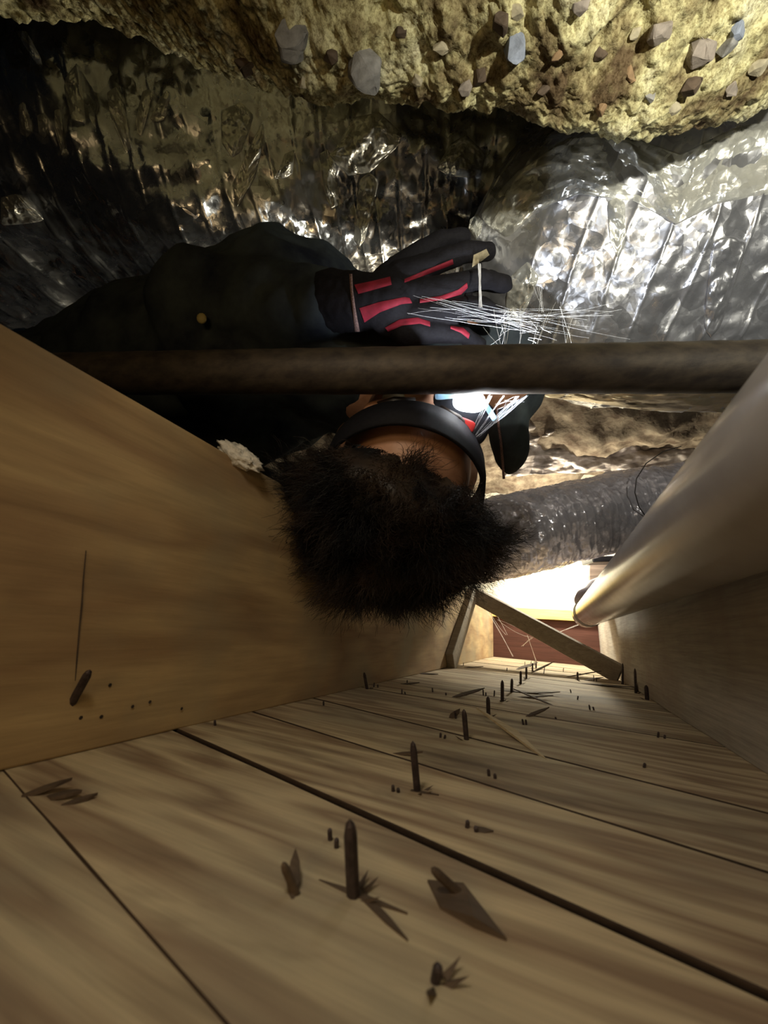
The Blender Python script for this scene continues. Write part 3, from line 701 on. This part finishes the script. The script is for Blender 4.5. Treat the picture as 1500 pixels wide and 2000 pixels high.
# tuft of insulation on the left joist
bm = blob_verts(4)
c = P(468, 892, 0.33)
for vtx in bm.verts:
    p = vtx.co.copy(); k = 1 + 0.35 * mnoise.noise(p * 2.5) + 0.25 * mnoise.noise(p * 7)
    vtx.co = c + Matrix(M3.tolist()) @ (Matrix.Rotation(-.55, 3, 'Z') @ Vector((p.x * k * 0.020, p.y * k * 0.0085, p.z * k * 0.010)))
o = bmo('insulation_tuft', bm, M_tuft, None, True); tag(o, 'small white tuft of insulation caught behind the left joist', 'insulation')

# ------------------------------------------------------------------ the person
_tb = {}
def unit_blob(n):
    if n not in _tb:
        b2 = blob_verts(n); b2.verts.ensure_lookup_table()
        _tb[n] = (np.array([tuple(v_.co) for v_ in b2.verts]), np.array([[v_.index for v_ in f_.verts] for f_ in b2.faces])); b2.free()
    return _tb[n]
def remeshed(name, spheres, capsules, voxel, mat, parent=None, smooth_it=6, post=None):
    VS, FS, cnt = [], [], 0
    for c, rad, R in spheres:
        bv, bf = unit_blob(3); VS.append((bv * np.array(rad)) @ np.array(R).T + np.array(tuple(c))); FS.append(bf + cnt); cnt += len(bv)
    bv, bf = unit_blob(2)
    for pts, radii in capsules:
        for i in range(len(pts) - 1):
            p, q = np.array(tuple(pts[i])), np.array(tuple(pts[i + 1])); n_ = max(2, int(np.linalg.norm(q - p) / (min(radii[i], radii[i + 1]) * 0.35)))
            for k in range(n_ + 1):
                t = k / n_; r = radii[i] * (1 - t) + radii[i + 1] * t
                VS.append(p + (q - p) * t + bv * r); FS.append(bf + cnt); cnt += len(bv)
    me = bpy.data.meshes.new(name); me.from_pydata(np.concatenate(VS).tolist(), [], np.concatenate(FS).tolist())
    o = bpy.data.objects.new('tmpo', me); COL.objects.link(o)
    md = o.modifiers.new('r', 'REMESH'); md.mode = 'VOXEL'; md.voxel_size = voxel
    ms = o.modifiers.new('s', 'SMOOTH'); ms.iterations = smooth_it; ms.factor = 0.5
    dg = bpy.context.evaluated_depsgraph_get(); me2 = bpy.data.meshes.new_from_object(o.evaluated_get(dg)); bpy.data.objects.remove(o)
    me2.materials.clear()
    if post:
        co = np.zeros(len(me2.vertices) * 3, np.float32); me2.vertices.foreach_get('co', co); co = co.reshape(-1, 3).astype(float)
        me2.vertices.foreach_set('co', post(co).reshape(-1).astype(np.float32))
    me2.name = name
    return link(name, me2, mat, parent, True)

MC = Matrix(M3.tolist())
crown = (MC @ Vector((-0.16, -0.74, 0.64))).normalized()      # from chin to crown
face_ = MC @ Vector((0.20, 0.64, 0.74)); face_ = (face_ - crown * face_.dot(crown)).normalized()
side = face_.cross(crown).normalized()
HR = Matrix((side, face_, crown)).transposed()                 # local x side, y forward, z up to crown
HC = P(788, 922, 0.44)
def hp(x, y, z): return HC + HR @ Vector((x, y, z))

person = thing('person', 'person in dark jacket crawling, head hanging down with curly dark hair', 'person', HC)
def pk(o): return kid(o, person)
neck = hp(0, -0.02, -0.17)
sh_n = P(450, 740, 0.55); sh_f = P(980, 735, 0.53)
chest = P(560, 650, 0.60); hips = P(-100, 900, 0.85)
elbow = P(380, 590, 0.52); wrist = P(690, 590, 0.455)
spheres = [(hp(0, 0, 0.005), (0.074, 0.094, 0.085), HR), (hp(0, 0.02, -0.055), (0.062, 0.072, 0.075), HR), (hp(0, 0.045, -0.105), (0.034, 0.035, 0.030), HR),
           (hp(0, 0.078, 0.012), (0.060, 0.020, 0.022), HR),            # brow
           (hp(0, 0.098, -0.045), (0.012, 0.020, 0.020), HR), (hp(0, 0.094, -0.02), (0.008, 0.014, 0.026), HR),
           (hp(0.035, 0.075, -0.045), (0.022, 0.020, 0.020), HR), (hp(-0.035, 0.075, -0.045), (0.022, 0.020, 0.020), HR),
           (hp(0, 0.086, -0.080), (0.024, 0.012, 0.006), HR), (hp(0, 0.084, -0.088), (0.021, 0.012, 0.006), HR),
           (hp(0.079, -0.005, -0.03), (0.010, 0.020, 0.032), HR), (hp(-0.079, -0.005, -0.03), (0.010, 0.020, 0.032), HR)]
caps = [([hp(0, -0.02, -0.06), neck], [0.055, 0.058]), ([neck, chest, hips], [0.07, 0.125, 0.14]), ([chest, sh_n, elbow, wrist], [0.10, 0.058, 0.044, 0.026]),
        ([chest, sh_f], [0.10, 0.055]), ([hips, P(-420, 960, 1.0), P(-800, 1020, 1.15)], [0.09, 0.06, 0.045]), ([hips, P(-420, 860, 1.05), P(-800, 880, 1.2)], [0.09, 0.06, 0.045])]
body = pk(remeshed('body', spheres, caps, 0.0045, M_skin))
for sx in (-1, 1):
    bm = blob_verts(3)
    for vtx in bm.verts: vtx.co = hp(sx * 0.031, 0.079, -0.012) + vtx.co * 0.0125
    pk(bmo('eye', bm, simple('eye_white', (0.7, 0.66, 0.62), 0.2), None, True))
    pk(tube('eyebrow', [hp(sx * 0.012, 0.100, 0.010), hp(sx * 0.03, 0.098, 0.016), hp(sx * 0.052, 0.082, 0.010)], [0.0035, 0.0045, 0.002], M_hair, None, 8))

def folds(seed, amp, sc):
    def f(co):
        p = co * sc
        return co + np.stack([fbm(p, seed, 3), fbm(p, seed + 9, 3), fbm(p, seed + 5, 3)], -1) * amp
    return f
jcaps = [([neck.lerp(chest, .25), chest, hips], [0.085, 0.145, 0.16]), ([chest, sh_n, elbow, P(640, 590, 0.46)], [0.115, 0.075, 0.060, 0.040]),
         ([chest, sh_f, P(1010, 775, 0.54)], [0.11, 0.056, 0.040]), ([P(420, 860, 0.62), P(560, 760, 0.62)], [0.07, 0.10]), ([P(350, 640, .60), P(560, 560, .60)], [.07, .07])]
jk = pk(remeshed('jacket', [(P(992, 822, 0.54), (0.032, 0.076, 0.04), MC)], jcaps, 0.007, M_jacket, None, 5, folds(5, 0.010, 14)))
# hood edge seam by the temple
pk(tube('jacket_seam', [P(968, 775, .515), P(972, 820, .51), P(978, 860, .51), P(982, 905, .515), P(984, 935, .52)], 0.0018, M_gseam, None, 6))
bm = blob_verts(2)
for vtx in bm.verts: vtx.co = P(394, 622, 0.455) + MC @ Vector((vtx.co.x * .006, vtx.co.y * .0065, vtx.co.z * .004))
pk(bmo('jacket_badge', bm, simple('yellow_badge', (0.55, 0.45, 0.18), 0.6), None, True))

# glove: palm and four fingers pointing right, thumb below
GD = 0.43
def gp(x, y, d=0): return P(x, y, GD + d)
fing = [([gp(780, 540), gp(860, 508, -.004), gp(912, 492, -.006), gp(952, 492, .004)], [0.0165, 0.0125, 0.0115, 0.0105]),
        ([gp(790, 580), gp(880, 560, -.012), gp(940, 545, -.010), gp(985, 556, .010)], [0.0165, 0.0128, 0.0118, 0.0105]),
        ([gp(790, 615), gp(880, 606, -.010), gp(938, 600, -.006), gp(975, 618, .014)], [0.0160, 0.0122, 0.0115, 0.010]),
        ([gp(785, 648), gp(860, 650, -.004), gp(905, 655, 0), gp(935, 672, .012)], [0.0145, 0.0110, 0.010, 0.009]),
        ([gp(750, 545, .02), gp(810, 500, .03), gp(860, 470, .035), gp(905, 462, .035)], [0.016, 0.0135, 0.012, 0.010])]
gl = pk(remeshed('glove', [(gp(765, 590), (0.034, 0.040, 0.018), MC)], fing + [([gp(650, 590, .02), gp(700, 590, .008), gp(760, 590)], [0.034, 0.032, 0.030])], 0.0025, M_glove, None, 5, folds(2, 0.0012, 70)))
# red rubber strips along the backs of the fingers
def ray_glove(px, py):
    from mathutils.bvhtree import BVHTree
    global _bv
    if '_bv' not in globals():
        gm = gl.data; _bv = BVHTree.FromPolygons([tuple(vv_.co) for vv_ in gm.vertices], [tuple(p.vertices) for p in gm.polygons])
    d = (P(px, py, 1.0) - Vector(CAM)).normalized(); h = _bv.ray_cast(Vector(CAM), d)
    return h[0] if h[0] is not None else P(px, py, GD - 0.02)
def strip(top, bot, name='finger_strip', mat=M_gred, off=0.0016):
    n_ = 26; nw = 5; ia = np.linspace(0, 1, len(top)); t = np.linspace(0, 1, n_)
    tx, ty = np.interp(t, ia, [a_[0] for a_ in top]), np.interp(t, ia, [a_[1] for a_ in top])
    bx, by = np.interp(t, ia, [a_[0] for a_ in bot]), np.interp(t, ia, [a_[1] for a_ in bot])
    V = np.zeros((n_, nw, 3))
    for i in range(n_):
        for j in range(nw):
            s = j / (nw - 1); h = ray_glove(tx[i] * (1 - s) + bx[i] * s, ty[i] * (1 - s) + by[i] * s)
            V[i, j] = h + (Vector(CAM) - h).normalized() * off * (1.2 if 0 < j < nw - 1 else 0.4)
    return pk(grid_mesh(name, V, mat, None))
strip([(692, 556), (730, 548), (762, 540)], [(700, 574), (730, 566), (765, 556)])
strip([(790, 545), (830, 528), (870, 512), (884, 506)], [(790, 552), (832, 537), (872, 522), (886, 516)])
strip([(702, 602), (740, 590), (790, 580), (800, 582)], [(712, 630), (742, 610), (785, 594), (805, 592)])
strip([(820, 584), (860, 578), (895, 566), (912, 552)], [(820, 592), (862, 586), (900, 576), (914, 562)])
strip([(752, 640), (780, 624), (815, 620), (840, 628)], [(758, 648), (785, 636), (820, 632), (840, 638)])
strip([(880, 636), (905, 640), (918, 652)], [(880, 642), (900, 650), (915, 662)])
strip([(925, 498), (938, 492), (950, 486)], [(922, 522), (938, 512), (956, 498)], 'fingertip_patch', M_gtip)
strip([(682, 535), (684, 570), (688, 605), (693, 648)], [(688, 535), (690, 570), (695, 605), (703, 648)], 'cuff_seam', M_gseam, 0.002)

# hair: dense curls over the crown
rs = np.random.RandomState(11)
def rand_dirs(n):
    d = rs.normal(size=(n, 3)); d /= np.linalg.norm(d, axis=1)[:, None]; return d
H_T0, H_T1 = 0.008, 0.032
SGN = 1.0 if (MC.transposed() @ side).x > 0 else -1.0
def in_hair(p):   # p: unit local direction
    return p[2] > 0.18 - 0.55 * max(0, -p[1]) + (0.60 + 0.22 * SGN * p[0]) * max(0, p[1])
def hair_r(x, y, z):
    k = 1 + 0.10 * mnoise.noise(Vector((x, y, z)) * 2.2) + 0.07 * mnoise.noise(Vector((x, y, z)) * 5 + Vector((4, 4, 4)))
    return k
bmh = bmesh.new(); bmesh.ops.create_icosphere(bmh, subdivisions=5, radius=1.0)
dele = []
for vtx in bmh.verts:
    p = vtx.co.copy()
    if not in_hair(p): dele.append(vtx); continue
    k = hair_r(*p) + 0.05 * mnoise.noise(p * 14)
    lim = min(1.0, max(0.0, (p.z - (0.18 - 0.55 * max(0, -p.y) + (0.60 + 0.22 * SGN * p.x) * max(0, p.y))) * 4))
    th = H_T0 + H_T1 * lim
    vtx.co = hp(p.x * (0.078 + th) * k, p.y * (0.096 + th) * k, 0.005 + p.z * (0.088 + th * 1.15) * k)
bmesh.ops.delete(bmh, geom=dele, context='VERTS')
hair = pk(bmo('hair', bmh, M_hair, None, True))
# strands as fine three-sided curls
D_ = rand_dirs(60000)
lowz = 0.18 - 0.55 * np.maximum(0, -D_[:, 1]) + (0.60 + 0.22 * SGN * D_[:, 0]) * np.maximum(0, D_[:, 1])
D_ = D_[D_[:, 2] > lowz]; lowz = 0.18 - 0.55 * np.maximum(0, -D_[:, 1]) + (0.60 + 0.22 * SGN * D_[:, 0]) * np.maximum(0, D_[:, 1])
lim = np.clip((D_[:, 2] - lowz) * 4, 0, 1)
kk = np.array([hair_r(*q) for q in D_]); th_ = H_T0 - 0.003 + H_T1 * lim
HRn = np.array(HR); HCn = np.array(tuple(HC))
P0 = np.stack([D_[:, 0] * (0.078 + th_) * kk, D_[:, 1] * (0.096 + th_) * kk, 0.005 + D_[:, 2] * (0.088 + th_ * 1.15) * kk], -1) @ HRn.T + HCn
N0 = D_ @ HRn.T
vis = (N0 * (CAM - P0) / np.linalg.norm(CAM - P0, axis=1)[:, None]).sum(1) > -0.45
P0, N0, lim, D_ = P0[vis][:26000], N0[vis][:26000], lim[vis][:26000], D_[vis][:26000]
n_ = len(P0)
flat = (1 - lim)[:, None]
back = np.stack([D_[:, 0] * .8, np.full(n_, -0.25), np.full(n_, 0.9)], -1) @ HRn.T; back /= np.linalg.norm(back, axis=1)[:, None]
# curls clump together: neighbouring strands lean the same way
cl = np.stack([fbm(P0 * 45, 5, 2), fbm(P0 * 45, 15, 2), fbm(P0 * 45, 25, 2)], -1)
d0 = N0 * (1 - flat * .8) + back * flat * 0.6 + cl * 1.0 + rs.normal(size=(n_, 3)) * 0.13
d0 /= np.linalg.norm(d0, axis=1)[:, None]
Ls = rs.uniform(0.010, 0.030, n_) * (0.8 + .5 * lim) * (1 + 0.6 * fbm(P0 * 30, 44, 1)); cu = rs.uniform(0.002, 0.006, n_)
ax = rand_dirs(n_); e1 = np.cross(d0, ax); e1 /= np.linalg.norm(e1, axis=1)[:, None]; e2 = np.cross(d0, e1); ph = rs.uniform(0, 6.28, n_)
SEG = 7; rings = np.zeros((n_, SEG + 1, 3, 3))
for i in range(SEG + 1):
    t = i / SEG; off = (cu * t)[:, None] * (np.cos(ph + i * .95)[:, None] * e1 + np.sin(ph + i * .95)[:, None] * e2)
    c = P0 + d0 * (Ls * t)[:, None] + off; r = 0.00034 * (1 - .7 * t)
    for k, q in enumerate((0, 2.094, 4.188)): rings[:, i, k] = c + r * (math.cos(q) * e1 + math.sin(q) * e2)
base = (np.arange(n_) * (SEG + 1) * 3)[:, None, None]; ii = (np.arange(SEG) * 3)[None, :, None]; k3 = np.arange(3)[None, None, :]; k4 = (np.arange(3) + 1)[None, None, :] % 3
q = np.stack([base + ii + k3, base + ii + k4, base + ii + 3 + k4, base + ii + 3 + k3], -1).reshape(-1, 4)
me = bpy.data.meshes.new('curls'); vv_ = rings.reshape(-1).astype(np.float32)
me.vertices.add(len(vv_) // 3); me.vertices.foreach_set('co', vv_); me.loops.add(q.size); me.loops.foreach_set('vertex_index', q.reshape(-1).astype(np.int32))
me.polygons.add(len(q)); me.polygons.foreach_set('loop_start', np.arange(0, q.size, 4, dtype=np.int32)); me.update(calc_edges=True)
o = link('curls', me, M_hair, hair, True); o['kind'] = 'stuff'

# ------------------------------------------------------------------ headlamp on the forehead
hlp = thing('headlamp', 'glowing headlamp on a black headband under the iron pipe', 'headlamp', hp(0, 0.11, 0.03))
def band_pt(t, zoff, grow=0.0):
    x = math.sin(t); y = math.cos(t)
    return hp(x * (0.0805 + grow), y * (0.101 + grow), 0.026 + zoff + 0.010 * y)
n_ = 96; V = np.zeros((n_, 6, 3))
for i in range(n_):
    t = 2 * math.pi * i / n_
    for j, (zo, g) in enumerate([(-0.017, 0.003), (-0.017, 0.0065), (0.0, 0.0075), (0.017, 0.0065), (0.017, 0.003), (0.0, 0.001)]): V[i, j] = band_pt(t, zo, g)
V = np.concatenate([V, V[:1]], 0)
kid(grid_mesh('headband', V, M_strap, None, wrap_v=True), hlp)
LC = P(915, 790, 0.362)
def lampbox(name, c, sz, mat, rot=0.0, bev=.35, sub_=2):
    bm = blob_verts(4); pw = 0.45 if bev < .5 else 0.75      # rounded block
    for vtx in bm.verts:
        m_ = max(abs(t) for t in vtx.co); vtx.co = Vector([math.copysign(abs(t) ** pw, t) for t in vtx.co])
    R = MC @ Matrix.Rotation(rot, 3, 'Z')
    for vtx in bm.verts: vtx.co = Vector(c) + R @ Vector((vtx.co.x * sz[0], vtx.co.y * sz[1], vtx.co.z * sz[2]))
    return kid(bmo(name, bm, mat, None, True), hlp)
lampbox('lamp_housing', P(898, 812, 0.374), (0.032, 0.022, 0.009), M_strap, -0.45)
lampbox('lens', P(916, 784, 0.358), (0.0150, 0.0100, 0.004), M_lens, -0.12, .8)
lampbox('clear_wing', P(874, 775, 0.368), (0.012, 0.004, 0.003), M_clear, 0.0)
lampbox('clear_wing', P(952, 800, 0.368), (0.0030, 0.0125, 0.003), M_clear, 0.6)
lampbox('red_button', P(902, 828, 0.362), (0.0125, 0.0058, 0.003), M_redplas, -0.35)

# ------------------------------------------------------------------ cobwebs
def cobweb(label, threads, thick=0.00016):
    VV, FF = [], []
    for a_, b_, r in threads:
        a_, b_ = Vector(a_), Vector(b_); d = (b_ - a_).normalized(); u = d.orthogonal().normalized(); w_ = d.cross(u); sagv = Vector((0, 0, 1)) * (a_ - b_).length * random.uniform(-.05, .05)
        base = len(VV); n_ = 8
        for i in range(n_ + 1):
            t = i / n_; c = a_.lerp(b_, t) + sagv * 4 * t * (1 - t) + Vector((random.uniform(-1, 1), random.uniform(-1, 1), random.uniform(-1, 1))) * 0.0003
            for q in (0, 2.094, 4.188): VV.append(c + (u * math.cos(q) + w_ * math.sin(q)) * r)
            if i:
                k0 = base + 3 * (i - 1)
                for k in range(3): FF.append((k0 + k, k0 + (k + 1) % 3, k0 + 3 + (k + 1) % 3, k0 + 3 + k))
    o = mesh('cobweb', VV, FF, M_web); tag(o, label, 'cobweb'); return o
rnd = random.Random(3)
th = []
def R_(a, b_): return rnd.uniform(a, b_)
for k in range(15):   # main fan left to right
    th.append((P(R_(790, 900), R_(575, 625), R_(.385, .40)), P(R_(1010, 1060), R_(610, 650), R_(.38, .40)), R_(.00005, .00013)))
for k in range(17):
    th.append((P(R_(960, 1010), R_(595, 630), .388), P(R_(1080, 1240), R_(590, 672), R_(.39, .42)), R_(.00004, .0001)))
for k in range(15):
    x = R_(930, 1130); th.append((P(x, R_(590, 640), .386), P(x + R_(-40, 40), 672, R_(.36, .385)), R_(.00008, .0002)))
for k in range(12):
    x = R_(975, 1060); y = R_(620, 668); th.append((P(x, y, .386), P(x + R_(-28, 28), y + R_(-22, 22), .384), .00018))
for k in range(8):
    th.append((P(936 + R_(-3, 3), 515, .395), P(940 + R_(-6, 6), 600, .388), .0003))
for k in range(6):
    th.append((P(R_(1040, 1060), 560, .41), P(R_(1050, 1066), 610, .40), .00009))
cobweb('tangled white cobweb above the iron pipe by the gloved fingers', th)
th = []
for x0, y0 in ((956, 772), (962, 774), (985, 773), (1012, 774), (1030, 773)):
    for k in range(3): th.append((P(x0 + R_(-3, 3), y0, .353), P(907 + R_(-3, 4), R_(868, 880), .37), R_(.00003, .00006)))
for k in range(9): th.append((P(R_(955, 1000), R_(778, 810), .36), P(R_(980, 1030), R_(772, 786), .356), R_(.00004, .00010)))
cobweb('thin cobweb threads hanging from iron pipe over the headlamp', th)
th = []
for a_, b_ in (((928, 1156), (1000, 1282)), ((940, 1160), (990, 1240)), ((1000, 1215), (1075, 1240)), ((972, 1210), (1040, 1245)), ((1030, 1240), (1050, 1300)), ((1090, 1235), (1145, 1215)), ((1040, 1245), (1020, 1262)), ((928, 1156), (960, 1190))):
    for k in range(2): th.append((P(a_[0] + R_(-2, 2), a_[1], 1.16), P(b_[0] + R_(-3, 3), b_[1], 1.30), R_(.0003, .0005)))
cobweb('fine cobweb strung across the brace and red-brown rim board', th)
